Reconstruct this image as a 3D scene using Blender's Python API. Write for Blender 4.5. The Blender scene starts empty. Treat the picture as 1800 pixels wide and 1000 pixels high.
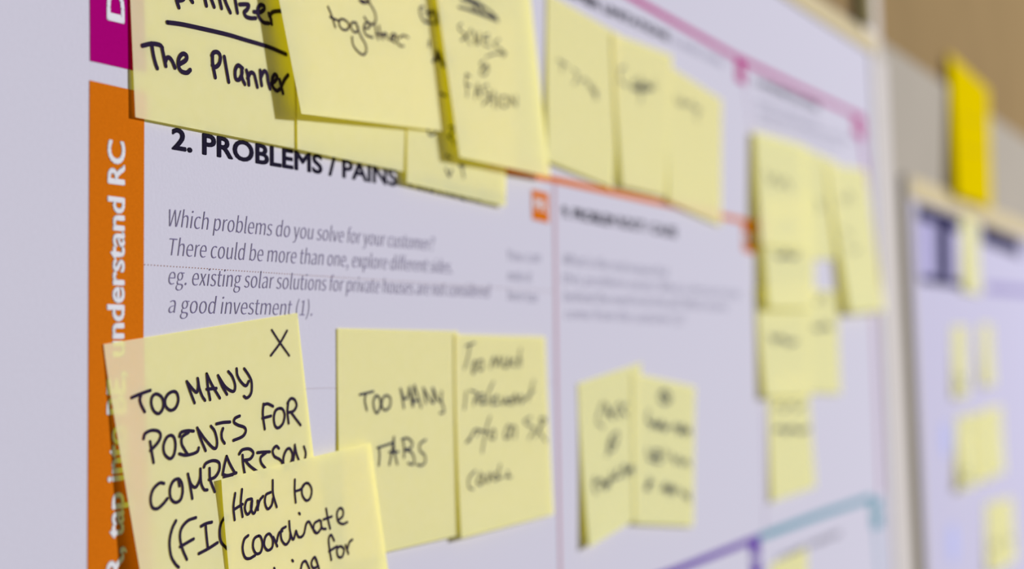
import bpy, bmesh, math, os, random
from mathutils import Vector, Matrix

random.seed(7)
C = bpy.context.scene.collection
scene = bpy.context.scene

# ------------------------------------------------------------------ camera
F = 2500.0                    # focal length in pixels of the 1800x1000 frame
CX, CY = 900.0, 398.0         # principal point (lens shift)
VPH = Vector((1420.0, 202.0, F)).normalized()           # wall's horizontal, in camera axes (right, down, forward)
VPV = Vector((-586.0, -26798.0, F))
VPV = (VPV - VPV.dot(VPH) * VPH).normalized()           # wall's vertical (up)
NRM = VPV.cross(VPH).normalized()                       # into the wall
DEPTH0 = 0.567
_r = Vector((882 - CX, 760 - CY, F))
DIST = NRM.dot(_r) / F * DEPTH0                         # distance camera - wall plane
def _hit(px, py, h=0.0):
    r = Vector((px - CX, py - CY, F))
    p = r * ((DIST - h) / NRM.dot(r))
    return p.dot(VPH), p.dot(VPV)
_ox, _oz = _hit(157, 500)
CAM = Vector((-_ox, -DIST, 1.4 - _oz))
def P(px, py, h=0.0):
    """photo pixel -> point on the plane h metres in front of the poster (wall plane is y = 0)"""
    x, z = _hit(px, py, h)
    return Vector((x - _ox, -h, z - _oz + 1.4))
cam_d = bpy.data.cameras.new('camera')
cam = bpy.data.objects.new('camera', cam_d); C.objects.link(cam)
rw = Vector((VPH.x, NRM.x, VPV.x)); uw = -Vector((VPH.y, NRM.y, VPV.y)); bw = -Vector((VPH.z, NRM.z, VPV.z))
cam.matrix_world = Matrix(((rw.x, uw.x, bw.x, CAM.x), (rw.y, uw.y, bw.y, CAM.y), (rw.z, uw.z, bw.z, CAM.z), (0, 0, 0, 1)))
cam_d.sensor_width = 36.0
cam_d.lens = 36.0 * F / 1800.0
cam_d.shift_y = (CY - 500.0) / 1800.0
cam_d.clip_start = 0.01
cam_d.dof.use_dof = True
cam_d.dof.focus_distance = 0.425
cam_d.dof.aperture_fstop = 5.2
cam_d.dof.aperture_blades = 0
scene.camera = cam

# ------------------------------------------------------------------ world, lamps, exposure
w = bpy.data.worlds.new('world'); scene.world = w; w.use_nodes = True
w.node_tree.nodes['Background'].inputs[0].default_value = (1.0, 0.94, 0.70, 1)
w.node_tree.nodes['Background'].inputs[1].default_value = 0.38
def area(name, loc, target, size, power, col):
    d = bpy.data.lights.new(name, 'AREA'); d.shape = 'DISK'; d.size = size; d.energy = power; d.color = col
    o = bpy.data.objects.new(name, d); C.objects.link(o); o.location = loc
    o.rotation_euler = (Vector(target) - Vector(loc)).to_track_quat('-Z', 'Y').to_euler()
    return o
area('ceiling_lamp', (8.4, -7.0, 4.1), (0.4, 0, 1.4), 0.85, 3380, (0.985, 0.985, 1.06))
vs = scene.view_settings
vs.view_transform = 'Standard'; vs.look = 'None'; vs.exposure = 0.0; vs.gamma = 1.0; vs.use_curve_mapping = False

# ------------------------------------------------------------------ materials
def mat(name, col, rough=0.8, noise=0.0, nscale=400.0, bump=0.0, spec=0.2):
    m = bpy.data.materials.new(name); m.use_nodes = True
    nt = m.node_tree; b = nt.nodes['Principled BSDF']
    b.inputs['Roughness'].default_value = rough
    b.inputs['Specular IOR Level'].default_value = 0.0
    col = tuple(c * 0.62 for c in col)
    b.inputs['Base Color'].default_value = (*col, 1)
    if noise or bump:
        tc = nt.nodes.new('ShaderNodeTexCoord')
        nz = nt.nodes.new('ShaderNodeTexNoise'); nz.inputs['Scale'].default_value = nscale; nz.inputs['Detail'].default_value = 5
        nt.links.new(tc.outputs['Object'], nz.inputs['Vector'])
        if noise:
            mx = nt.nodes.new('ShaderNodeMix'); mx.data_type = 'RGBA'
            mx.inputs['A'].default_value = (*[max(0, c * (1 - noise)) for c in col], 1)
            mx.inputs['B'].default_value = (*[min(1, c * (1 + noise)) for c in col], 1)
            nt.links.new(nz.outputs['Fac'], mx.inputs['Factor']); nt.links.new(mx.outputs['Result'], b.inputs['Base Color'])
        if bump:
            bp = nt.nodes.new('ShaderNodeBump'); bp.inputs['Strength'].default_value = bump; bp.inputs['Distance'].default_value = 0.0003
            nt.links.new(nz.outputs['Fac'], bp.inputs['Height']); nt.links.new(bp.outputs['Normal'], b.inputs['Normal'])
    return m
def srgb(r, g, b):
    f = lambda c: (c / 255 / 12.92) if c / 255 <= 0.04045 else ((c / 255 + 0.055) / 1.055) ** 2.4
    return (f(r), f(g), f(b))
WHITE = (0.460, 0.447, 0.520)
M = {}
M['paper'] = mat('poster_paper', WHITE, 0.75, 0.035, 900, 0.15)
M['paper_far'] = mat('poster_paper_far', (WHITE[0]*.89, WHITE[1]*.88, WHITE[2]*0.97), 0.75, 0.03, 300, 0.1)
M['orange'] = mat('orange_print', (0.46, 0.115, 0.004), 0.7, 0.16, 1500, 0.15)
M['orange_line'] = mat('orange_line_print', (0.50, 0.125, 0.004), 0.7)
M['magenta'] = mat('magenta_print', (0.28, 0.0012, 0.125), 0.7, 0.10, 1500, 0.1)
M['magenta_line'] = mat('magenta_line_print', (0.34, 0.012, 0.16), 0.7)
M['rose_line'] = mat('pale_rose_line_print', (0.42, 0.19, 0.26), 0.7)
M['purple_line'] = mat('purple_line_print', (0.10, 0.045, 0.27), 0.7)
M['teal_line'] = mat('teal_line_print', (0.09, 0.24, 0.30), 0.7)
M['navy'] = mat('navy_print', (0.020, 0.018, 0.055), 0.7)
M['navy_soft'] = mat('lavender_print', (0.36, 0.34, 0.52), 0.7)
M['heading'] = mat('black_heading_print', (0.012, 0.010, 0.022), 0.6)
M['body'] = mat('grey_body_print', (0.15, 0.13, 0.225), 0.7)
M['body_pale'] = mat('pale_grey_body_print', (0.24, 0.23, 0.32), 0.7)
M['white_print'] = mat('white_letters', (0.56, 0.56, 0.60), 0.7)
M['dot'] = mat('dotted_rule_print', (0.30, 0.12, 0.07), 0.7)
M['ink'] = mat('marker_ink', (0.020, 0.013, 0.032), 0.5, spec=0.3)
M['ink_thin'] = mat('pen_ink', (0.028, 0.028, 0.045), 0.5, spec=0.3)
M['cream'] = mat('cream_frame', (0.47, 0.40, 0.245), 0.55, 0.04, 60, 0.05)
M['stile'] = mat('pale_frame', (0.49, 0.46, 0.445), 0.55, 0.04, 60, 0.05)
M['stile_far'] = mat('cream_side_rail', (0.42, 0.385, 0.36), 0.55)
M['tan'] = mat('tan_wall_paint', (0.219, 0.151, 0.073), 0.9, 0.16, 9, 0.2)
M['grey'] = mat('grey_wall_panel', (0.306, 0.277, 0.232), 0.85, 0.06, 14, 0.1)
M['dark'] = mat('dark_olive_strip', (0.17, 0.14, 0.065), 0.7, 0.1, 50)
M['batten'] = mat('pale_batten', (0.50, 0.46, 0.42), 0.7, 0.05, 30)
M['blue_dot'] = mat('pale_blue_print', (0.36, 0.38, 0.62), 0.7)
def note_mat(name, front, through, m_=0.58):
    m = bpy.data.materials.new(name); m.use_nodes = True
    nt = m.node_tree; nt.nodes.clear()
    out = nt.nodes.new('ShaderNodeOutputMaterial')
    df = nt.nodes.new('ShaderNodeBsdfDiffuse'); tr = nt.nodes.new('ShaderNodeBsdfTranslucent'); mx = nt.nodes.new('ShaderNodeMixShader')
    tr.inputs[0].default_value = (*through, 1); mx.inputs[0].default_value = m_
    tc = nt.nodes.new('ShaderNodeTexCoord'); nz = nt.nodes.new('ShaderNodeTexNoise'); nz.inputs['Scale'].default_value = 260; nz.inputs['Detail'].default_value = 6
    cm = nt.nodes.new('ShaderNodeMix'); cm.data_type = 'RGBA'
    cm.inputs['A'].default_value = (front[0] * .97, front[1] * .97, front[2] * .90, 1)
    cm.inputs['B'].default_value = (min(1, front[0] * 1.03), min(1, front[1] * 1.03), min(1, front[2] * 1.08), 1)
    nt.links.new(tc.outputs['Object'], nz.inputs['Vector']); nt.links.new(nz.outputs['Fac'], cm.inputs['Factor'])
    nt.links.new(cm.outputs['Result'], df.inputs['Color'])
    nt.links.new(df.outputs[0], mx.inputs[1]); nt.links.new(tr.outputs[0], mx.inputs[2]); 
    tp = nt.nodes.new('ShaderNodeBsdfTransparent'); tp.inputs[0].default_value = (*through, 1)     # thin paper lets a little light straight through
    m2 = nt.nodes.new('ShaderNodeMixShader'); m2.inputs[0].default_value = 0.018
    nt.links.new(mx.outputs[0], m2.inputs[1]); nt.links.new(tp.outputs[0], m2.inputs[2]); nt.links.new(m2.outputs[0], out.inputs['Surface'])
    return m
M['note'] = note_mat('yellow_note_paper', (0.60, 0.605, 0.395), (1.0, 0.88, 0.0))
M['note_far'] = note_mat('yellow_note_paper_far', (0.57, 0.60, 0.41), (1.0, 0.88, 0.0))
M['note_bright'] = note_mat('bright_yellow_card', (0.37, 0.28, 0.0), (0.95, 0.70, 0.003), 0.20)

# ------------------------------------------------------------------ helpers
def link(name, verts, faces, m, parent=None, smooth=False):
    me = bpy.data.meshes.new(name); me.from_pydata([tuple(v) for v in verts], [], faces); me.materials.append(M[m] if isinstance(m, str) else m)
    if smooth:
        for p in me.polygons: p.use_smooth = True
    me.update()
    o = bpy.data.objects.new(name, me); C.objects.link(o)
    if parent: o.parent = parent; o.matrix_parent_inverse = parent.matrix_world.inverted()
    return o
def tag(o, label=None, cat=None, group=None, kind=None):
    if label: o['label'] = label
    if cat: o['category'] = cat
    if group: o['group'] = group
    if kind: o['kind'] = kind
    return o
def empty(name, loc):
    o = bpy.data.objects.new(name, None); C.objects.link(o); o.location = loc; o.empty_display_size = 0.02
    bpy.context.view_layer.update()
    return o
BOXF = [(0, 1, 2, 3), (7, 6, 5, 4), (0, 4, 5, 1), (1, 5, 6, 2), (2, 6, 7, 3), (3, 7, 4, 0)]
def slab(name, c4, y0, y1, m, parent=None, bevel=0.0):
    """prism over four (x,z) corners between y0 (front) and y1 (back)"""
    vs_ = [(x, y0, z) for x, z in c4] + [(x, y1, z) for x, z in c4]
    o = link(name, vs_, BOXF, m, parent)
    if bevel:
        bm = bmesh.new(); bm.from_mesh(o.data); bmesh.ops.recalc_face_normals(bm, faces=bm.faces)
        bmesh.ops.bevel(bm, geom=bm.edges[:], offset=bevel, segments=2, affect='EDGES'); bm.to_mesh(o.data); bm.free()
    return o
def rect(x0, z0, x1, z1): return [(x0, z0), (x1, z0), (x1, z1), (x0, z1)]
def smooth_line(pts, n=5):
    if len(pts) < 3: return pts
    q = [pts[0] * 2 - pts[1]] + pts + [pts[-1] * 2 - pts[-2]]
    if (pts[0] - pts[-1]).length < 1e-6: q[0] = pts[-2]; q[-1] = pts[1]
    out = []
    for i in range(1, len(q) - 2):
        a, b, c, d = q[i - 1:i + 3]
        for k in range(n):
            t = k / n
            out.append(0.5 * ((2 * b) + (c - a) * t + (2 * a - 5 * b + 4 * c - d) * t * t + (3 * b - a - 3 * c + d) * t ** 3))
    out.append(pts[-1]); return out
def ribbon(verts, faces, pts, width, caps=True):
    """flat ribbon of points (x, y, z) lying close to the xz plane"""
    n = len(pts); base = len(verts)
    for i, p in enumerate(pts):
        a = pts[max(0, i - 1)]; b = pts[min(n - 1, i + 1)]
        d = Vector((b.x - a.x, 0, b.z - a.z))
        if d.length < 1e-9: d = Vector((1, 0, 0))
        d.normalize(); s = Vector((-d.z, 0, d.x)) * width / 2
        verts.append(p + s); verts.append(p - s)
        if i: k = base + 2 * i; faces.append((k - 2, k - 1, k + 1, k))
    if caps:
        for p in (pts[0], pts[-1]):
            b0 = len(verts)
            for k in range(10):
                a = 2 * math.pi * k / 10; verts.append(p + Vector((math.cos(a), 0, math.sin(a))) * width / 2)
            faces.append(tuple(range(b0, b0 + 10)))

# ------------------------------------------------------------------ printed text
FONTS = {}
def load_font(fn):
    if fn not in FONTS:
        f = None
        try:
            p = os.path.join(bpy.utils.system_resource('DATAFILES', path='fonts'), fn)
            if os.path.exists(p): f = bpy.data.fonts.load(p)
        except Exception: f = None
        FONTS[fn] = f
    return FONTS[fn]
BODY = 'Noto Sans CJK Regular.woff2'       # humanist letters for running text; headings use Blender's built-in geometric font
def text_mesh(s, bold, shear, spacing=1.0, font=None, norm=True):
    offset = -0.005 if shear else 0.0
    cu = bpy.data.curves.new('t', 'FONT'); cu.body = s; cu.size = 1.0; cu.offset = offset; cu.shear = shear; cu.resolution_u = 4
    cu.space_character = spacing
    f = load_font(font) if font else None
    if f: cu.font = f
    o = bpy.data.objects.new('t', cu); C.objects.link(o)
    dg = bpy.context.evaluated_depsgraph_get(); dg.update()
    me = bpy.data.meshes.new_from_object(o.evaluated_get(dg))
    bpy.data.objects.remove(o); bpy.data.curves.remove(cu)
    if norm:
        for v in me.vertices: v.co /= CAPS[font]
    if bold:
        # fatten the letters: a strip of the bold width along every outline edge
        V = [v.co.copy() for v in me.vertices]; Fc = [tuple(p.vertices) for p in me.polygons]
        cnt = {}
        for p in Fc:
            for i in range(len(p)):
                k = tuple(sorted((p[i], p[(i + 1) % len(p)]))); cnt[k] = cnt.get(k, 0) + 1
        seen = set()
        for (a, b), c in cnt.items():
            if c != 1: continue
            A_, B_ = V[a], V[b]; d = (B_ - A_)
            if d.length < 1e-7: continue
            d.normalize(); n = Vector((-d.y, d.x, 0)) * bold
            k = len(V); e_ = Vector((0, 0, random.uniform(0.3, 1.0))); V += [A_ + n + e_, A_ - n + e_, B_ - n + e_, B_ + n + e_]; Fc.append((k, k + 1, k + 2, k + 3))
            for q in (a, b):
                if q in seen: continue
                seen.add(q); k = len(V)
                V += [me.vertices[q].co + Vector((math.cos(j * 1.0472), math.sin(j * 1.0472), 0)) * bold + e_ for j in range(6)]; Fc.append(tuple(range(k, k + 6)))
        me = bpy.data.meshes.new('t'); me.from_pydata([tuple(v) for v in V], [], Fc)
    return me
CAPS = {}
for f_ in (None, BODY): CAPS[f_] = max(v.co.y for v in text_mesh('H', 0, 0, 1.0, f_, False).vertices)
def printed(name, s, p0, p1, cap, m, parent, h=0.0003, offset=0.0, shear=0.0, rotated=False, label=None, spacing=1.0, font=None):
    """text whose baseline runs from pixel p0 to p1 and whose capitals are cap pixels tall at p0"""
    if shear: font = BODY
    me = text_mesh(s, offset, shear, spacing, font)
    a, b = P(*p0, h), P(*p1, h)
    up = P(p0[0] - cap, p0[1], h) if rotated else P(p0[0], p0[1] - cap, h)
    hx = (up - a).length
    xs = [v.co.x for v in me.vertices]; x0, x1 = min(xs), max(xs)
    d = (b - a); wx = d.length / (x1 - x0); d.normalize(); n = Vector((-d.z, 0, d.x))
    verts = [a + d * ((v.co.x - x0) * wx) + n * (v.co.y * hx) + Vector((0, v.co.z * 0.00004, 0)) for v in me.vertices]
    faces = [tuple(p.vertices) for p in me.polygons]
    o = link(name, verts, faces, m, parent)
    if label: o['label'] = label
    return o
def line_px(name, pts, width, m, parent, h=0.0003, label=None):
    v, f = [], []
    ribbon(v, f, [P(x, y, h) for x, y in pts], width, caps=False)
    o = link(name, v, f, m, parent)
    if label: o['label'] = label
    return o
def quad_px(name, c4, m, parent, h=0.0003, label=None):
    o = link(name, [P(x, y, h) for x, y in c4], [(0, 1, 2, 3)], m, parent)
    if label: o['label'] = label
    return o

# ------------------------------------------------------------------ wall and boards
WALL_Y = 0.010
top_line = P(1562, 95, -WALL_Y).z + 0.004
o = slab('wall_back', rect(-1.2, 0.0, 4.0, 3.0), WALL_Y, WALL_Y + 0.1, 'tan'); tag(o, kind='structure')
o = slab('trim_1', rect(-1.2, 0.0, 4.0, top_line), WALL_Y - 0.004, WALL_Y + 0.001, 'grey'); tag(o, kind='structure')
bx0, bx1 = P(1530, 60, 0).x, P(1557, 60, 0).x
o = slab('trim_2', rect(bx0, 0.6, bx1, 2.9), 0.0042, WALL_Y - 0.0045, 'batten', bevel=0.001); tag(o, kind='structure')

# first pinboard with its frame
PX1 = P(1537, 300).x; PX1b = P(1562, 800).x
PR = (PX1 + PX1b) / 2
PT = P(1533, 97).z
PL, PB = -0.16, 0.95
board = empty('pinboard', (PL, 0.0, PB))
tag(board, 'large pale framed pinboard carrying the colourful printed poster', 'pinboard')
slab('backing_board', rect(PL - 0.002, PB - 0.002, PR + 0.002, PT + 0.002), 0.0006, 0.0035, 'stile', board)
slab('top_rail', rect(PL - 0.014, PT + 0.0005, PR + 0.0145, PT + 0.0150), -0.0012, 0.0036, 'cream', board, 0.0006)
SW = P(1562, 300).x - P(1537, 300).x
slab('side_rail', rect(PR + 0.0008, PB - 0.014, PR + SW * 1.05, PT + 0.0004), -0.0012, 0.0036, 'stile', board, 0.0006)
slab('bottom_rail', rect(PL - 0.014, PB - 0.014, PR + 0.0006, PB - 0.0024), -0.0012, 0.0036, 'cream', board, 0.0006)
slab('side_rail', rect(PL - 0.014, PB - 0.0020, PL - 0.0024, PT), -0.0012, 0.0036, 'cream', board, 0.0006)
# dark strip beside the batten
dx0, dx1 = P(1508, 20, -0.006).x, P(1529, 20, -0.006).x
dz = P(1518, 46, -0.006).z
o = slab('hanging_strip', rect(dx0, dz, dx1, dz + 0.35), 0.0038, 0.0058, 'dark', None, 0.001)
tag(o, 'short dark olive strip on the tan wall beside the pale batten, above the pinboard', 'strip')

# ------------------------------------------------------------------ the poster
pw = 0.0003
poster = link('poster', [(x, y, z) for y in (0.0, 0.00055) for x, z in rect(PL, PB, PR, PT)], BOXF, 'paper')
poster.name = 'poster'
tag(poster, 'large white printed canvas poster with orange and magenta side bars and numbered boxes', 'poster')
h = 0.00012
quad_px('magenta_bar', [(156, -420), (238, -515), (254, 128), (158.5, 107)], 'magenta', poster, h)
quad_px('orange_bar', [(157.5, 141), (254, 163), (250, 1320), (153.5, 1180)], 'orange', poster, h)
h2_ = 0.00024
printed('bar_lettering', 'Define CS, fit', (218, 42), (214, -420), 28, 'white_print', poster, h2_, 0.048, 0, True, label='white bold lettering running up the magenta bar')
printed('bar_lettering', 'understand RC', (217.5, 627), (219, 249), 28.5, 'white_print', poster, h2_, 0.048, 0, True, label='white bold lettering running up the orange bar')
printed('bar_lettering', 'tap into BE,', (217, 944), (217.5, 652), 28.5, 'white_print', poster, h2_, 0.048, 0, True, label='white bold lettering on the orange bar beside the largest note')
printed('bar_lettering', 'Focus on PR,', (216, 1330), (217, 960), 28.5, 'white_print', poster, h2_, 0.048, 0, True, label='white bold lettering at the foot of the orange bar')
printed('heading', '2. PROBLEMS / PAINS', (302, 261), (698, 327), 36, 'heading', poster, h, 0.045, label='bold black heading PROBLEMS / PAINS')
printed('heading', '+ ITS FREQUENCY', (716, 329), (884, 362), 20, 'heading', poster, h, 0.05, label='end of the heading hidden under a yellow note')
rows = [('Which problems do you solve for your customer?', (298, 398), (764, 441)),
        ('There could be more than one, explore different sides.', (299, 449), (795, 481)),
        ('eg. existing solar solutions for private houses are not considered', (297, 500), (862, 523)),
        ('a good investment (1).', (297, 550), (549, 555))]
for s, a, b in rows:
    printed('body_text', s, a, b, 31, 'body', poster, h, 0, 0.22)
def dots(name, a, b, n, m, r=0.00022):
    v, f = [], []
    A, B = P(*a, h), P(*b, h)
    for i in range(n):
        c = A.lerp(B, i / (n - 1)); b0 = len(v)
        for k in range(6): v.append(c + Vector((math.cos(k * 1.047), 0, math.sin(k * 1.047))) * r)
        f.append(tuple(range(b0, b0 + 6)))
    o = link(name, v, f, m, poster); o['kind'] = 'stuff'; return o
dots('dotted_rule', (255, 465), (972, 512), 190, 'dot', 0.00018)
dots('dotted_rule', (255, 690), (978, 672), 190, 'dot', 0.00014)
for i, (s, x1) in enumerate((('You can', 950), ('note it', 935), ('here too', 945))):
    printed('side_remark', s, (893, 458 + 35 * i), (x1, 462 + 35 * i), 20, 'body_pale', poster, h, 0.0, 0.2)
# rules and tags
line_px('orange_rule', [(850, 292), (975, 316), (1100, 343), (1230, 371), (1338, 395)], 0.0029, 'orange_line', poster, h)
line_px('magenta_rule', [(700, -236), (1115, -2), (1290, 98), (1400, 152), (1508, 204)], 0.0035, 'magenta_line', poster, h)
line_px('purple_rule', [(950, 1085), (1190, 1001), (1335, 944)], 0.0038, 'purple_line', poster, h)
line_px('teal_rule', [(1335, 944), (1440, 905), (1533, 874)], 0.0044, 'teal_line', poster, h)
line_px('divider', [(975, 320), (979, 640), (986, 1020), (990, 1080)], 0.0022, mat('pale_orange_line', (0.42, 0.27, 0.32)), poster, h * 1.3, 'pale rose divider between the two middle boxes')
line_px('divider', [(1300, 107), (1318, 200), (1330, 390)], 0.0008, mat('pale_magenta_line', (0.40, 0.27, 0.42)), poster, h * 1.3)
line_px('divider', [(1333, 395), (1340, 640), (1346, 944)], 0.0014, mat('pale_rose_line', (0.43, 0.36, 0.46)), poster, h * 1.3)
line_px('divider', [(1508, 204), (1522, 290), (1530, 395)], 0.0068, mat('magenta_edge_line', (0.30, 0.09, 0.24)), poster, h * 1.3, 'magenta divider at the right edge of the poster')
line_px('divider', [(1530, 395), (1540, 640), (1549, 868)], 0.0064, mat('rose_edge_line', (0.36, 0.21, 0.28)), poster, h * 1.3, 'rose divider at the right edge of the poster')
line_px('divider', [(1535, 876), (1549, 1050)], 0.0062, mat('teal_edge_line', (0.20, 0.31, 0.40)), poster, h * 1.3, 'teal divider at the right edge of the poster')
line_px('divider', [(1328, 945), (1334, 1080)], 0.0060, mat('purple_edge_line', (0.13, 0.08, 0.32)), poster, h * 1.3, 'purple divider at the bottom of the poster')
def tagbox(c4, s, m, tcap, a, b):
    q = quad_px('section_tag', c4, m, poster, h * 1.6, label=('white on orange section tag ' if m == 'orange_line' else 'coloured section tag ') + s)
    printed('tag_lettering', s, a, b, tcap, 'white_print', q, h * 2.6, 0.04)
tagbox([(935, 333), (964, 340), (965, 392), (936, 385)], 'PR', 'orange_line', 20, (939, 368), (961, 373))
tagbox([(1306, 392), (1326, 397), (1327, 446), (1307, 441)], 'RC', 'orange_line', 17, (1309, 426), (1324, 430))
tagbox([(1293, 100), (1310, 109), (1311, 150), (1294, 141)], 'CL', 'magenta_line', 12, (1296, 128), (1308, 134))
tagbox([(1499, 195), (1518, 204), (1521, 246), (1502, 238)], 'AS', 'magenta_line', 12, (1504, 225), (1516, 231))
tagbox([(1318, 950), (1336, 944), (1339, 1030), (1321, 1036)], 'EM', 'purple_line', 12, (1321, 990), (1335, 986))
tagbox([(1530, 880), (1548, 874), (1551, 925), (1533, 930)], 'CH', 'teal_line', 12, (1534, 908), (1547, 904))
printed('heading', '9. PROBLEM ROOT / CAUSE', (988, 381), (1190, 417), 19, 'heading', poster, h, 0.045, label='bold heading of the root cause box')
printed('heading', '6. CUSTOMER LIMITATIONS', (905, -50), (1176, 72), 16, 'heading', poster, h, 0.07, label='bold heading under the magenta rule')
printed('sub_heading', 'EG. BUDGET, DEVICES', (1182, 76), (1272, 118), 12, 'body_pale', poster, h)
printed('heading', '5. AVAILABLE SOLUTIONS', (1328, 148), (1440, 194), 12, 'heading', poster, h, 0.06, label='bold heading of the top right box')
for s, a, b in [('Which solutions are available to the customer when', (1332, 182), (1440, 222)), ('facing the problem? What had he tried in the past?', (1334, 200), (1500, 252)),
                ('What pluses and minuses do they have?', (1336, 217), (1480, 262))]:
    printed('body_text', s, a, b, 10, 'body_pale', poster, h, 0.0, 0.2)
for s, a, b in [('What is the real reason that', (992, 465), (1175, 487)), ('this problem exists? What is the back story', (990, 498), (1302, 524)),
                ('behind the need to do this job? Which reasons', (992, 530), (1280, 546)), ('come from the customer (1)?', (994, 560), (1205, 570))]:
    printed('body_text', s, a, b, 20, 'body_pale', poster, h, 0.0, 0.2)
printed('sub_heading', '8. CHANNELS OF BEHAVIOUR', (1366, 987), (1478, 940), 10, 'heading', poster, h, 0.02)

# ------------------------------------------------------------------ sticky notes
GN = 22
class Note:
    def __init__(self, name, corners, h0, liftL, liftR, m='note', power=1.5, bow=0.0, start=0.16, h0R=None, over=False):
        """corners TL TR BR BL in pixels; h0 = height of the glued top edge, lifts of the free bottom corners"""
        self.h0, self.h0R, self.lL, self.lR, self.pw, self.bow, self.st = h0, (h0 if h0R is None else h0R), liftL, liftR, power, bow, start
        TL, TR, BR, BL = corners
        self.c = [P(*TL, self.H(0, 0)), P(*TR, self.H(1, 0)), P(*BR, self.H(1, 1)), P(*BL, self.H(0, 1))]
        v, f = [], []
        for j in range(GN + 1):
            for i in range(GN + 1): v.append(self.S(i / GN, j / GN))
        for j in range(GN):
            for i in range(GN):
                k = j * (GN + 1) + i; f.append((k, k + GN + 1, k + GN + 2, k + 1))
        self.o = link(name, v, f, m, None, True)
    def H(self, s, t):
        u = max(0.0, (t - self.st) / (1 - self.st)) ** self.pw
        return self.h0 * (1 - s) + self.h0R * s + (self.lL * (1 - s) + self.lR * s) * u + self.bow * 4 * s * (1 - s) * t
    def XZ(self, s, t):
        a, b, c, d = self.c
        p = (a * (1 - s) + b * s) * (1 - t) + (d * (1 - s) + c * s) * t
        return p.x, p.z
    def S(self, s, t, e=0.0):
        x, z = self.XZ(s, t); return Vector((x, -self.H(s, t) - e, z))
    def inv(self, x, z):
        s = t = 0.5
        for _ in range(8):
            x0, z0 = self.XZ(s, t); e = 1e-3
            xs, zs = self.XZ(s + e, t); xt, zt = self.XZ(s, t + e)
            a, b, c, d = (xs - x0) / e, (xt - x0) / e, (zs - z0) / e, (zt - z0) / e
            det = a * d - b * c; rx, rz = x - x0, z - z0
            s += (d * rx - b * rz) / det; t += (a * rz - c * rx) / det
        return s, t
    def at(self, px, py):
        hh = self.h0
        for _ in range(6):
            p = P(px, py, hh); s, t = self.inv(p.x, p.z); hh = self.H(s, t)
        return Vector((p.x, -hh - 0.00016, p.z)), s, t
    def write(self, ox, oy, sc, strokes, width, m='ink', name='handwriting'):
        v, f = [], []
        for st in strokes:
            pts = [Vector((ox + st[i] / sc, oy + st[i + 1] / sc, 0)) for i in range(0, len(st), 2)]
            if len(pts) == 2:
                pts = [pts[0].lerp(pts[1], k / 4) for k in range(5)]
            pts = smooth_line(pts)
            run = []
            for q in pts:
                p, s, t = self.at(q.x, q.y)
                if 0.0 < s < 1.0 and 0.0 < t < 1.0: run.append(p)
                else:
                    if len(run) > 1: ribbon(v, f, run, width)
                    run = []
            if len(run) > 1: ribbon(v, f, run, width)
        if v: return link(name, v, f, m, self.o)

mm = 0.001
G1 = 'yellow notes overlapping along the top of the poster'
G2 = 'yellow notes in the problems box'
G3 = 'yellow notes in the upper right box'
G4 = 'yellow notes on the second poster'
def note(label, group, *a, **k):
    n = Note('sticky_note', *a, **k); tag(n.o, label, 'sticky note', group); return n

# --- top row
A = note('yellow sticky note reading The Planner under a ruled line, leftmost of the top row', G1,
         [(219, -290), (500, -215), (524, 262), (238, 206)], 0.3 * mm, 1.0 * mm, 1.2 * mm)
A.write(240, 0, 5, [(345, -60, 350, 0, 370, 65), (355, 5, 400, 0, 425, -30), (440, -60, 490, 18), (588, -60, 612, 50), (620, -30, 640, -45), (640, -50, 680, 60), (715, -60, 745, 72), (760, -40, 790, 40, 822, 110), (855, -60, 885, 112),
    (905, 40, 955, 38, 985, 45, 970, 85, 945, 110, 960, 145, 1000, 160, 1045, 160), (1030, 105, 1085, 108, 1120, 80, 1115, 50, 1085, 45, 1065, 80, 1070, 140, 1110, 195, 1160, 205), (1160, 120, 1178, 165, 1185, 212), (1165, 140, 1200, 105, 1268, 97)], 1.4 * mm)
A.write(240, 0, 5, [(268, 197, 400, 215, 600, 258, 800, 305, 950, 350, 1150, 410, 1312, 478)], 1.4 * mm, name='underline')
A.write(240, 0, 5, [(50, 402, 130, 385, 200, 395, 225, 420), (130, 382, 145, 480, 165, 560, 180, 600), (222, 420, 240, 510, 255, 580), (250, 545, 265, 510, 290, 510, 315, 545, 335, 595),
    (370, 568, 430, 530, 438, 490, 405, 473, 372, 510, 365, 575, 390, 625, 440, 640, 470, 615),
    (665, 475, 668, 560, 690, 680), (660, 490, 680, 460, 715, 462, 735, 500, 725, 560, 692, 590, 665, 575), (770, 500, 785, 590, 808, 720),
    (930, 600, 890, 575, 865, 620, 870, 690, 900, 700, 925, 650, 925, 610), (924, 600, 925, 680, 950, 740), (965, 620, 980, 680, 985, 745), (975, 690, 1000, 640, 1030, 650, 1045, 700, 1060, 765),
    (1085, 620, 1090, 690, 1098, 750), (1090, 680, 1120, 625, 1145, 650, 1155, 720, 1172, 780), (1175, 740, 1215, 712, 1235, 675, 1210, 655, 1190, 700, 1195, 760, 1230, 798, 1262, 780), (1255, 700, 1270, 760, 1285, 820), (1270, 760, 1300, 700, 1330, 660)], 1.4 * mm)
B = note('blank yellow sticky note showing its lower strip beneath the note reading together', G1,
         [(521, -165), (726, -95), (714, 303), (523, 262)], 0.9 * mm, 1.3 * mm, 0.8 * mm)
D = note('yellow sticky note mostly hidden under the note reading fashion, its lower corner free', G1,
         [(722, -20), (892, 40), (889, 363), (715, 321)], 1.1 * mm, 1.6 * mm, 1.0 * mm)
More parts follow.
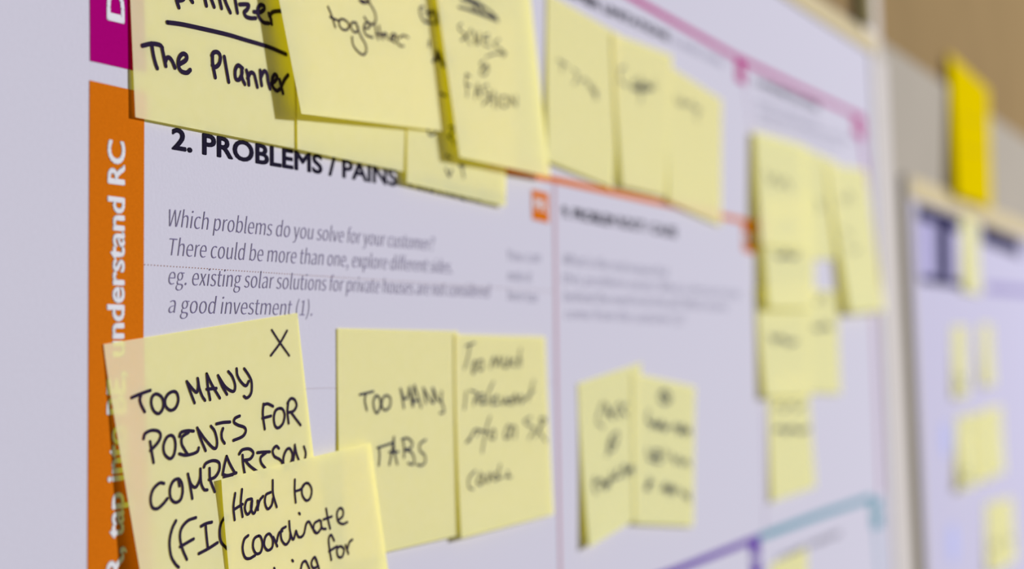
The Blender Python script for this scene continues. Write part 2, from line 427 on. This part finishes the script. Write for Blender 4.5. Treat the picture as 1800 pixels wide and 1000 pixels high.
D.write(730, 180, 5, [(105, 240, 130, 290, 180, 262), (290, 220, 330, 215, 320, 270, 290, 300, 325, 330, 340, 370), (270, 462, 310, 490, 290, 470), (265, 580, 295, 650, 320, 590), (385, 555, 430, 562), (400, 540, 425, 660)], 0.9 * mm, 'ink_thin')
Cn = note('yellow sticky note reading together, curling off the wall over its neighbours', G1,
          [(455, -185), (762, -150), (789, 232), (530, 200)], 3.6 * mm, 3.2 * mm, 0.9 * mm, bow=0.3 * mm, h0R=2.2 * mm, start=0.0, power=1.1)
Cn.write(560, 0, 5, [(358, 5, 390, 28, 420, 15, 432, -15), (360, 0, 400, 12, 430, 30), (432, -30, 452, 35, 488, 100, 502, 160, 488, 205, 445, 212, 400, 150), (80, 60, 110, 130, 145, 240), (100, 150, 170, 182), (190, 170, 180, 220, 210, 260, 250, 260, 265, 220, 235, 180, 190, 170),
    (330, 200, 290, 200, 285, 245, 310, 282, 342, 275, 345, 240, 320, 200), (335, 230, 370, 320, 410, 390, 417, 450, 390, 482, 340, 450, 300, 390, 292, 325),
    (400, 250, 440, 245, 450, 205, 415, 200, 395, 245, 410, 300, 440, 320, 475, 330), (485, 200, 500, 260, 520, 345), (528, 225, 540, 290, 560, 345), (500, 300, 600, 305), (560, 320, 580, 290, 598, 340),
    (620, 350, 660, 330, 665, 300, 640, 305, 635, 345, 670, 375), (682, 310, 690, 370, 715, 402, 745, 405), (705, 335, 740, 312, 785, 330)], 0.85 * mm)
Cn.write(730, 0, 5, [(70, 62, 40, 72, 45, 130, 80, 190, 150, 205), (85, 112, 150, 100, 110, 160), (170, 90, 180, 150, 200, 215), (170, 205, 195, 170, 182, 110), (120, 360, 118, 410), (190, 440, 160, 545), (190, 450, 240, 585), (150, 540, 200, 520, 250, 560), (210, 460, 255, 590), (180, 500, 240, 540), (215, 820, 260, 840, 300, 865)], 1.05 * mm)
E = note('yellow sticky note reading fashion, with struck out words at its top', G1,
         [(745, -170), (918, -130), (968, 312), (808, 276)], 4.9 * mm, 2.4 * mm, 0.8 * mm, bow=0.3 * mm, start=0.0, power=1.05, h0R=3.6 * mm)
E.write(730, 0, 5, [(380, 62, 450, 80, 540, 112, 620, 142, 725, 185), (400, -5, 470, 20, 560, 50, 640, 90, 715, 160), (440, -25, 540, 20, 600, 60), (480, 80, 620, 130, 700, 150), (560, 40, 600, 120), (500, 10, 540, 90)], 1.1 * mm, 'ink_thin', 'struck_out_words')
E.write(730, 0, 5, [(405, 210, 380, 225, 385, 260, 440, 310, 400, 355), (410, 350, 450, 320, 490, 258), (440, 320, 480, 390), (510, 280, 530, 395), (515, 285, 550, 390, 560, 285), (640, 300, 600, 320, 600, 390, 655, 410), (600, 350, 650, 340), (735, 345, 690, 390, 740, 430, 790, 470, 765, 495), (780, 470, 700, 470, 620, 500),
    (600, 535, 570, 560, 600, 600, 640, 590, 620, 650, 585, 658, 570, 625, 635, 565), (455, 650, 440, 720, 455, 800, 450, 850), (440, 655, 480, 670), (440, 740, 485, 755), (545, 735, 520, 865), (545, 735, 575, 870), (525, 810, 570, 815),
    (635, 745, 590, 770, 620, 820, 650, 850, 590, 925), (655, 790, 645, 915), (690, 800, 690, 945), (645, 860, 690, 870), (722, 830, 725, 950), (765, 850, 745, 900, 780, 945, 812, 900, 795, 850, 765, 850), (835, 930, 835, 845, 885, 935, 885, 840)], 0.75 * mm, 'ink_thin')
Fn = note('yellow sticky note with faint writing, left of three under the limitations heading', G1,
          [(962, -12), (1090, 62), (1079, 331), (963, 282)], 0.6 * mm, 1.5 * mm, 0.8 * mm)
Fn.write(950, 60, 5, [(150, 225, 235, 275), (195, 250, 185, 330), (280, 310, 330, 360, 290, 440), (350, 420, 390, 395, 430, 460), (400, 400, 440, 480, 490, 550), (440, 430, 500, 560), (490, 480, 480, 580)], 0.75 * mm, 'ink_thin')
Gn = note('yellow sticky note with one dark scribbled word, middle of three under the limitations heading', G1,
          [(1076, 58), (1182, 98), (1171, 346), (1094, 327)], 1.3 * mm, 1.9 * mm, 0.8 * mm)
Gn.write(950, 60, 5, [(745, 290, 700, 310, 700, 410, 760, 455), (800, 450, 840, 400, 860, 490, 815, 485), (880, 370, 890, 500), (880, 450, 930, 430, 920, 495, 870, 480), (940, 440, 985, 470, 940, 500), (850, 480, 880, 520, 875, 600), (1000, 400, 1010, 490), (800, 470, 900, 470, 960, 480)], 0.95 * mm, 'ink_thin')
Hn = note('yellow sticky note overlapping the orange rule, right of three under the limitations heading', G1,
          [(1177, 116), (1269, 176), (1268, 396), (1175, 354)], 0.7 * mm, 1.8 * mm, 0.6 * mm)
Hn.write(950, 60, 5, [(1190, 540, 1200, 600, 1240, 620, 1240, 560), (1240, 570, 1290, 640), (1290, 620, 1335, 600, 1335, 650), (1340, 650, 1400, 660, 1365, 720, 1380, 760)], 0.9 * mm, 'ink_thin')

# --- lower left
O = note('yellow sticky note reading TOO MANY POINTS FOR COMPARISON, overlapping the orange bar', G2,
         [(182, 605), (523, 550), (575, 1000), (262, 1095)], 0.4 * mm, 4.2 * mm, 1.6 * mm, start=0.05, power=1.2)
O.write(220, 640, 5, [(55, 295, 130, 262, 220, 230), (140, 265, 128, 310, 140, 360, 170, 418), (270, 262, 235, 290, 228, 350, 250, 410, 290, 435, 325, 400, 335, 340, 315, 285, 270, 262),
    (425, 240, 380, 260, 350, 310, 355, 370, 395, 405, 440, 385, 465, 320, 455, 260, 425, 240), (540, 152, 570, 240, 608, 340), (545, 160, 600, 228, 630, 245, 640, 180, 635, 125), (638, 130, 650, 210, 675, 280, 700, 318),
    (715, 85, 725, 200, 745, 312), (715, 85, 760, 180, 830, 298), (715, 220, 800, 212), (815, 100, 850, 190, 893, 265), (820, 110, 880, 200, 948, 240, 965, 190, 940, 110, 905, 65),
    (978, 40, 985, 100, 1020, 160, 1060, 190, 1085, 150), (1045, 40, 1080, 90, 1108, 150, 1110, 230, 1095, 275, 1065, 297, 1042, 282),
    (160, 655, 175, 610, 230, 582, 290, 590, 310, 630, 285, 690, 220, 760), (218, 680, 230, 760, 248, 865), (400, 625, 360, 650, 335, 720, 345, 790, 390, 830, 425, 800, 440, 720, 430, 650, 400, 625),
    (475, 635, 490, 600, 540, 585, 600, 588), (555, 600, 500, 640, 495, 700, 520, 750, 545, 790), (475, 788, 530, 800, 600, 785, 635, 765, 645, 735),
    (632, 560, 660, 650, 705, 760), (640, 575, 700, 660, 770, 735, 800, 730, 805, 670, 785, 590, 752, 545), (800, 525, 860, 512, 920, 508), (858, 565, 845, 610, 850, 660, 872, 695),
    (1005, 455, 965, 475, 955, 510, 990, 535, 1045, 555, 1058, 590, 1030, 635, 950, 670), (1215, 350, 1208, 440, 1225, 570), (1215, 358, 1250, 348, 1298, 370), (1205, 475, 1280, 455),
    (1355, 388, 1320, 410, 1305, 470, 1315, 540, 1345, 560, 1385, 520, 1400, 450, 1385, 400, 1355, 388), (1432, 330, 1425, 420, 1435, 520), (1425, 345, 1455, 302, 1490, 315, 1505, 365, 1480, 410, 1435, 425), (1458, 425, 1490, 470, 1540, 535)], 1.0 * mm)
O.write(400, 560, 5, [(387, 100, 455, 205, 540, 325), (522, 105, 460, 215, 378, 325)], 0.8 * mm)
O.write(260, 740, 5, [(140, 548, 100, 545, 45, 600, 22, 680, 35, 755, 80, 770, 130, 730, 170, 680), (265, 508, 220, 530, 192, 600, 200, 680, 240, 715, 285, 690, 303, 620, 295, 545, 265, 508), (265, 512, 275, 570),
    (350, 465, 370, 570, 388, 680), (355, 490, 380, 560, 420, 580, 455, 510, 460, 420), (460, 430, 465, 540, 490, 600, 520, 605), (490, 405, 510, 370, 570, 347, 622, 365, 625, 430, 590, 490, 535, 515), (540, 415, 545, 510, 585, 620),
    (690, 310, 670, 390, 655, 470), (690, 310, 720, 380, 765, 460), (655, 468, 700, 478, 775, 455), (665, 495, 740, 478), (800, 290, 830, 252, 890, 245, 925, 280, 900, 330, 845, 345), (830, 300, 835, 380, 850, 465), (850, 342, 890, 390, 940, 430, 1000, 470),
    (960, 278, 1010, 272, 1070, 270), (1035, 280, 990, 320, 995, 370, 1030, 415), (1150, 240, 1125, 220, 1095, 260, 1110, 310, 1160, 340, 1180, 380, 1160, 430), (1190, 400, 1190, 320, 1215, 255, 1245, 242, 1268, 290, 1260, 350, 1230, 410), (1290, 210, 1285, 280, 1275, 360), (1290, 215, 1305, 290, 1335, 370), (1370, 225, 1385, 280, 1380, 330)], 1.0 * mm)
O.write(280, 800, 5, [(145, 575, 110, 650, 88, 760, 100, 880, 135, 950, 168, 985), (320, 548, 250, 575, 195, 640, 180, 720, 200, 820, 240, 915), (180, 805, 240, 770, 300, 735), (365, 625, 410, 600, 460, 588), (405, 605, 412, 700, 425, 820), (345, 865, 430, 820, 510, 768), (575, 540, 540, 600, 528, 680, 540, 760, 590, 820)], 1.0 * mm)
Q = note('yellow sticky note reading TOO MANY TABS', G2, [(593, 577), (805, 582), (806, 941), (600, 988)], 0.4 * mm, 1.2 * mm, 1.7 * mm)
Q.write(610, 640, 5, [(110, 268, 230, 240), (165, 255, 155, 320, 172, 405), (255, 275, 230, 330, 240, 400, 262, 430, 290, 380, 290, 310, 255, 275), (345, 275, 315, 300, 305, 370, 335, 405, 375, 370, 380, 300, 345, 275),
    (468, 215, 485, 300, 498, 385), (475, 230, 500, 300, 530, 290, 548, 200), (548, 205, 560, 290, 575, 370), (590, 185, 582, 280, 580, 370), (590, 185, 625, 290, 650, 380), (570, 325, 625, 320), (670, 205, 690, 345), (670, 212, 740, 330, 765, 325, 750, 210),
    (755, 210, 790, 300, 822, 330), (830, 240, 830, 330, 850, 390, 845, 425, 815, 430),
    (265, 735, 330, 715, 400, 690), (280, 730, 285, 800, 278, 890), (410, 640, 395, 760, 370, 885), (410, 640, 415, 760, 440, 880), (370, 775, 450, 770), (490, 665, 500, 740, 500, 820), (480, 660, 530, 650, 572, 690, 555, 740, 500, 750, 560, 770, 590, 830, 575, 880, 535, 870), (690, 665, 640, 700, 640, 760, 680, 800, 685, 860, 650, 890, 610, 880)], 0.85 * mm, 'ink_thin')
Rn = note('yellow sticky note reading Too much irrelevant info in four lines', G2, [(800, 588), (958, 592), (973, 904), (811, 946)], 0.9 * mm, 2.6 * mm, 0.8 * mm)
Rn.write(800, 580, 5, [(90, 140, 170, 112), (130, 130, 110, 240, 80, 340), (170, 270, 150, 320, 155, 385, 180, 330, 175, 270), (205, 270, 205, 340, 235, 350, 240, 270, 210, 268), (305, 335, 340, 235, 355, 320, 385, 235, 400, 320), (430, 235, 420, 310, 450, 325, 475, 240, 470, 320), (520, 250, 490, 290, 525, 320), (575, 160, 545, 320), (550, 270, 575, 250, 570, 320),
    (95, 540, 80, 695), (130, 530, 190, 560, 160, 660), (165, 620, 200, 570), (205, 640, 200, 570, 250, 560), (220, 610, 262, 585, 225, 650, 275, 640), (335, 455, 290, 560, 295, 650), (320, 610, 370, 575, 320, 650, 390, 645), (395, 590, 420, 650, 450, 590), (490, 600, 440, 630, 490, 650, 500, 590), (510, 655, 525, 560, 545, 640), (540, 640, 580, 570, 575, 650), (575, 640, 620, 600, 690, 528), (690, 440, 640, 620)], 0.75 * mm, 'ink_thin')
Rn.write(800, 700, 5, [(95, 390, 150, 320), (120, 380, 160, 290, 200, 275, 190, 330), (200, 280, 290, 300), (305, 160, 265, 290, 235, 475), (325, 280, 300, 340, 340, 355, 345, 285, 325, 280), (460, 240, 430, 330, 455, 350, 490, 270, 460, 240), (480, 350, 500, 250, 530, 260, 525, 350), (665, 165, 605, 200, 650, 240, 695, 270, 645, 355), (765, 165, 740, 260, 700, 340), (745, 180, 795, 185, 740, 280, 800, 380),
    (175, 635, 120, 700, 120, 780, 155, 800), (225, 650, 190, 740, 230, 755, 240, 670, 255, 745), (290, 655, 285, 740, 320, 660), (360, 650, 330, 700, 365, 715, 395, 585), (390, 590, 380, 700, 410, 690), (455, 640, 470, 670, 440, 690, 490, 690)], 0.8 * mm, 'ink_thin')
Pn = note('yellow sticky note reading Hard to coordinate, laid over the points for comparison note', G2,
          [(389, 842), (652, 778), (684, 1010), (412, 1130)], 3.3 * mm, 2.2 * mm, 0.8 * mm, h0R=2.6 * mm, start=0.1, power=1.2)
Pn.c[3] = P(425, 1235, Pn.H(0, 1)); Pn.c[2] = P(700, 1130, Pn.H(1, 1))
for j in range(GN + 1):
    for i in range(GN + 1): Pn.o.data.vertices[j * (GN + 1) + i].co = Pn.S(i / GN, j / GN)
Pn.write(400, 800, 5, [(65, 335, 50, 450, 60, 568), (125, 300, 115, 420, 130, 540), (50, 480, 130, 430), (205, 382, 165, 400, 150, 470, 172, 520, 205, 480, 215, 400), (212, 385, 205, 470, 230, 512, 262, 440), (262, 400, 265, 480), (265, 460, 280, 400, 310, 360), (378, 325, 335, 350, 327, 420, 350, 472, 385, 440, 398, 380), (395, 220, 398, 340, 430, 455),
    (590, 215, 588, 310, 597, 415), (590, 318, 640, 300, 670, 262), (690, 245, 655, 280, 655, 350, 690, 398, 725, 375, 738, 310, 720, 260, 690, 245),
    (180, 705, 145, 740, 130, 820, 150, 895, 190, 908, 240, 880), (265, 710, 230, 740, 222, 810, 250, 865, 290, 850, 305, 780, 290, 720, 265, 710), (365, 690, 330, 720, 320, 790, 350, 835, 390, 810, 395, 740, 365, 690), (400, 720, 435, 800), (430, 760, 450, 685, 480, 665),
    (510, 628, 470, 660, 472, 740, 510, 785, 545, 740, 550, 680), (540, 580, 548, 670, 575, 742, 600, 665), (600, 665, 620, 715, 645, 720), (626, 508, 634, 518), (645, 720, 670, 690, 690, 605, 715, 585, 745, 640, 775, 680), (805, 570, 762, 600, 755, 660, 785, 685, 820, 640, 820, 580), (815, 575, 830, 640, 862, 648), (865, 470, 880, 560, 900, 645), (842, 565, 915, 538),
    (965, 575, 1010, 535, 1012, 482, 985, 465, 960, 510, 970, 580, 1010, 605, 1050, 588), (935, 750, 908, 700, 887, 740, 895, 830, 910, 920), (890, 845, 960, 800), (990, 800, 960, 830, 970, 890, 1005, 892, 1022, 830, 990, 800), (1035, 790, 1060, 865), (1050, 830, 1070, 765, 1095, 742),
    (566, 922, 574, 932), (640, 1010, 655, 950, 682, 930, 705, 970, 722, 1015), (765, 895, 735, 945, 750, 990, 790, 970, 765, 895), (765, 895, 800, 990, 800, 1060), (408, 992, 425, 1050)], 0.92 * mm)

# --- middle box pair
S_ = note('tilted yellow sticky note with three blurred lines, left of the pair in mid poster', 'pair of yellow notes in the root cause box',
          [(1016, 674), (1128, 637), (1118, 912), (1036, 962)], 0.4 * mm, 3.2 * mm, 1.0 * mm, 'note_far')
S_.write(980, 640, 5, [(395, 330, 345, 490, 400, 560), (420, 340, 430, 480), (420, 340, 480, 470), (425, 420, 480, 430), (545, 340, 500, 400, 540, 470), (560, 350, 560, 450), (605, 345, 560, 400, 610, 450), (440, 420, 490, 480), (530, 600, 470, 640, 440, 740, 480, 760, 520, 680, 530, 600), (480, 650, 430, 810), (480, 690, 520, 700)], 1.0 * mm, 'ink_thin')
S_.write(980, 760, 5, [(330, 390, 310, 460, 340, 540), (330, 440, 380, 410), (370, 500, 400, 420, 420, 500, 460, 400, 450, 480), (400, 460, 460, 430), (470, 350, 480, 420, 530, 310, 500, 400, 560, 380), (560, 350, 590, 280, 600, 390, 640, 290, 660, 370), (590, 340, 660, 330), (660, 300, 680, 370)], 1.1 * mm, 'ink_thin')
T_ = note('upright yellow sticky note with four blurred lines, right of the pair in mid poster', 'pair of yellow notes in the root cause box',
          [(1112, 655), (1222, 680), (1219, 925), (1116, 920)], 0.9 * mm, 1.2 * mm, 0.6 * mm, 'note_far')
T_.write(980, 640, 5, [(950, 235, 895, 260, 900, 320, 950, 345, 995, 300, 950, 235), (940, 290, 960, 310), (920, 260, 980, 330), (800, 410, 785, 490, 830, 530), (820, 560, 860, 500, 880, 570, 920, 500, 930, 580, 980, 540), (840, 530, 950, 550), (1010, 570, 1050, 530, 1060, 610, 1100, 530, 1110, 620, 1150, 560, 1165, 620), (1050, 570, 1150, 590),
    (790, 740, 800, 830, 850, 850), (840, 760, 900, 770, 860, 850, 910, 860), (830, 800, 900, 810), (940, 750, 965, 830), (1000, 790, 1040, 870, 1060, 820, 1100, 880, 1130, 840, 1160, 900)], 1.4 * mm, 'ink_thin')
T_.write(980, 760, 5, [(810, 400, 770, 500), (840, 430, 780, 480, 810, 500), (910, 510, 950, 450, 960, 540, 1000, 460, 1010, 540, 1050, 480), (930, 490, 1040, 510), (1080, 510, 1130, 570, 1140, 520, 1160, 610)], 1.4 * mm, 'ink_thin')

# --- upper right cluster
def sq(n, pts, wd=1.2, m='ink_thin'): n.write(0, 0, 1, pts, wd * mm, m)
L_ = note('yellow sticky note below the small white gap in the upper right cluster', G3, [(1408, 506), (1472, 512), (1478, 692), (1422, 690)], 0.4 * mm, 1.5 * mm, 1.0 * mm, 'note_far')
sq(L_, [(1430, 525, 1438, 532, 1445, 517, 1455, 532), (1428, 572, 1440, 580, 1450, 568, 1462, 580), (1430, 576, 1462, 574)])
N_ = note('lowest yellow sticky note in the upper right box, with two dark blurred lines', G3, [(1350, 660), (1420, 655), (1434, 856), (1357, 882)], 0.4 * mm, 1.6 * mm, 0.9 * mm, 'note_far')
sq(N_, [(1362, 720, 1370, 710, 1378, 722, 1392, 709, 1400, 720, 1415, 709), (1362, 758, 1372, 750, 1382, 762, 1392, 750, 1405, 760, 1422, 750), (1362, 755, 1422, 756)])
M_ = note('yellow sticky note with one word, second from the bottom of the upper right cluster', G3, [(1330, 505), (1418, 500), (1426, 696), (1345, 698)], 1.3 * mm, 2.6 * mm, 1.0 * mm, 'note_far')
sq(M_, [(1352, 588, 1362, 602, 1372, 590, 1385, 606, 1400, 598), (1355, 592, 1400, 602)])
J_ = note('yellow sticky note in the middle of the upper right cluster, tucked under its neighbours', G3, [(1405, 255), (1470, 285), (1475, 540), (1418, 540)], 0.9 * mm, 1.0 * mm, 0.8 * mm, 'note_far')
J_.c[2] = P(1470, 454, J_.H(1, 1)); J_.c[3] = P(1412, 456, J_.H(0, 1))
for j in range(GN + 1):
    for i in range(GN + 1): J_.o.data.vertices[j * (GN + 1) + i].co = J_.S(i / GN, j / GN)
sq(J_, [(1435, 350, 1445, 362, 1438, 370)])
I2 = note('yellow sticky note with two short blurred words, lifted at its left over a dark shadow', G3, [(1335, 345), (1428, 345), (1432, 543), (1351, 541)], 2.6 * mm, 3.4 * mm, 1.2 * mm, 'note_far', start=0.0, power=1.0)
sq(I2, [(1365, 392, 1372, 408, 1382, 394, 1395, 410), (1362, 445, 1372, 454, 1380, 442, 1392, 454, 1402, 446), (1364, 450, 1402, 450)])
I1 = note('uppermost yellow sticky note at the top left of the upper right cluster', G3, [(1326, 231), (1416, 257), (1418, 440), (1338, 430)], 2.8 * mm, 3.4 * mm, 2.0 * mm, 'note_far', start=0.0, power=1.0)
sq(I1, [(1345, 300, 1355, 322, 1362, 308, 1372, 328, 1380, 315, 1390, 333)])
K_ = note('rightmost yellow sticky note of the upper right cluster, its free end swung right', G3, [(1452, 288), (1522, 300), (1555, 546), (1494, 550)], 1.6 * mm, 5.0 * mm, 2.2 * mm, 'note_far', start=0.0, power=1.2)
sq(K_, [(1478, 345, 1485, 356, 1492, 340, 1500, 355), (1483, 402, 1495, 415), (1492, 428, 1500, 442, 1510, 436)])
U_ = note('small visible corner of a yellow sticky note below the teal rule', 'yellow notes at the foot of the poster', [(1355, 992), (1419, 962), (1424, 1160), (1362, 1195)], 0.4 * mm, 1.2 * mm, 0.6 * mm, 'note_far')

# ------------------------------------------------------------------ second pinboard to the right
HB = -0.0030
b2 = empty('pinboard', (1.0, 0.0, 0.9))
tag(b2, 'second cream framed pinboard farther right, carrying a navy headed poster', 'pinboard')
qx0 = P(1612, 600, HB).x; qz1 = P(1640, 363, HB).z
qx1, qz0 = qx0 + 1.3, 0.95
fy0, fy1 = -HB - 0.0012, WALL_Y - 0.0045
fw = 0.017
RW = P(1640, 325, HB).z - qz1
slab('backing_board', rect(qx0 - 0.001, qz0 - 0.001, qx1 + 0.001, qz1 + 0.001), -HB + 0.0006, -HB + 0.0022, 'cream', b2)
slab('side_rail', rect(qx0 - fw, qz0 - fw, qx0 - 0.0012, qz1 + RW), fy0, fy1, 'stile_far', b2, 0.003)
slab('top_rail', rect(qx0 - 0.001, qz1 + 0.0012, qx1 + fw, qz1 + RW), fy0, fy1, 'cream', b2, 0.003)
slab('bottom_rail', rect(qx0 - 0.001, qz0 - fw, qx1 + fw, qz0 - 0.0012), fy0, fy1, 'cream', b2, 0.003)
slab('side_rail', rect(qx1 + 0.0012, qz0 - 0.001, qx1 + fw, qz1 + 0.001), fy0, fy1, 'cream', b2, 0.003)
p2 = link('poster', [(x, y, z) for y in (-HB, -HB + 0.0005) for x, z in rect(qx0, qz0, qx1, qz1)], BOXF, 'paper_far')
tag(p2, 'white poster with a navy boxed header on the second pinboard', 'poster')
def q2(name, c4, m, e=0.0002, label=None): return quad_px(name, c4, m, p2, HB + e, label)
q2('header_panel', [(1616, 366), (1684, 388), (1686, 500), (1620, 490)], 'navy_soft', 0.00015)
q2('header_bar', [(1612, 358), (1687, 384), (1688, 408), (1613, 384)], 'navy', 0.0003)
q2('header_bar', [(1645, 388), (1669, 394), (1671, 498), (1647, 494)], 'navy', 0.0004)
q2('header_bar', [(1618, 484), (1692, 494), (1693, 506), (1619, 497)], 'navy', 0.0003)
q2('header_bar', [(1614, 368), (1620, 370), (1623, 492), (1617, 490)], mat('navy_side_print', (0.16, 0.14, 0.28)), 0.0003)
q2('header_bar', [(1725, 393), (1794, 422), (1795, 452), (1727, 426)], 'navy', 0.0003, 'navy block at the right of the header')
q2('header_bar', [(1734, 498), (1830, 508), (1830, 520), (1735, 514)], mat('lavender_rule_print', (0.24, 0.21, 0.38)), 0.0003)
for cx_, cy_, r_ in ((1663, 772, 0.016), (1675, 955, 0.018)):
    c_ = P(cx_, cy_, HB + 0.0002)
    link('printed_dot', [c_ + Vector((math.cos(a * .314), 0, math.sin(a * .314))) * r_ for a in range(20)], [tuple(range(20))], 'blue_dot', p2)
def note2(label, c4, b=0.4, l=3.0, r=1.5, scr=None):
    n = note(label, G4, c4, HB + b * mm, l * mm, r * mm, 'note_far')
    if scr: n.write(0, 0, 1, scr, 2.0 * mm, 'ink_thin')
    return n
note2('narrow yellow sticky note stuck across the navy header of the second poster', [(1690, 378), (1718, 388), (1724, 517), (1695, 510)])
note2('left of the two yellow sticky notes just below the navy header', [(1674, 572), (1699, 573), (1703, 696), (1680, 700)], scr=[(1682, 660, 1690, 672, 1694, 662), (1684, 680, 1696, 684)])
note2('right of the two yellow sticky notes just below the navy header', [(1724, 568), (1743, 570), (1749, 676), (1729, 678)])
note2('left yellow sticky note of the middle block on the second poster', [(1682, 733), (1712, 727), (1718, 852), (1690, 861)], 0.5, 6.0, 2.0, scr=[(1694, 820, 1700, 835, 1704, 822), (1692, 840, 1706, 846)])
note2('centre yellow sticky note of the middle block on the second poster', [(1708, 727), (1736, 722), (1742, 842), (1714, 848)], 1.4, 3.0, 2.0)
note2('right yellow sticky note of the middle block on the second poster', [(1732, 720), (1760, 713), (1766, 830), (1738, 838)], 2.2, 3.0, 2.0)
note2('left yellow sticky note of the lowest pair on the second poster', [(1733, 885), (1760, 880), (1766, 1000), (1739, 1008)], 0.5, 3.0, 2.0, scr=[(1742, 950, 1750, 962, 1756, 950)])
note2('right yellow sticky note of the lowest pair on the second poster', [(1756, 879), (1780, 875), (1787, 985), (1762, 994)], 1.4, 3.0, 2.0, scr=[(1768, 940, 1776, 955, 1780, 945)])
Y = Note('note_card', [(1668, 92), (1738, 158), (1744, 366), (1682, 343)], -0.005, 0.0095, 0.0088, 'note_bright', power=1.0, start=0.0, h0R=-0.005)
tag(Y.o, 'large bright yellow paper note hanging above the second pinboard', 'note')
Y.write(0, 0, 1, [(1690, 205, 1712, 212, 1735, 214), (1692, 262, 1715, 266, 1738, 268)], 1.6 * mm, mat('brown_pen', (0.35, 0.24, 0.01)))
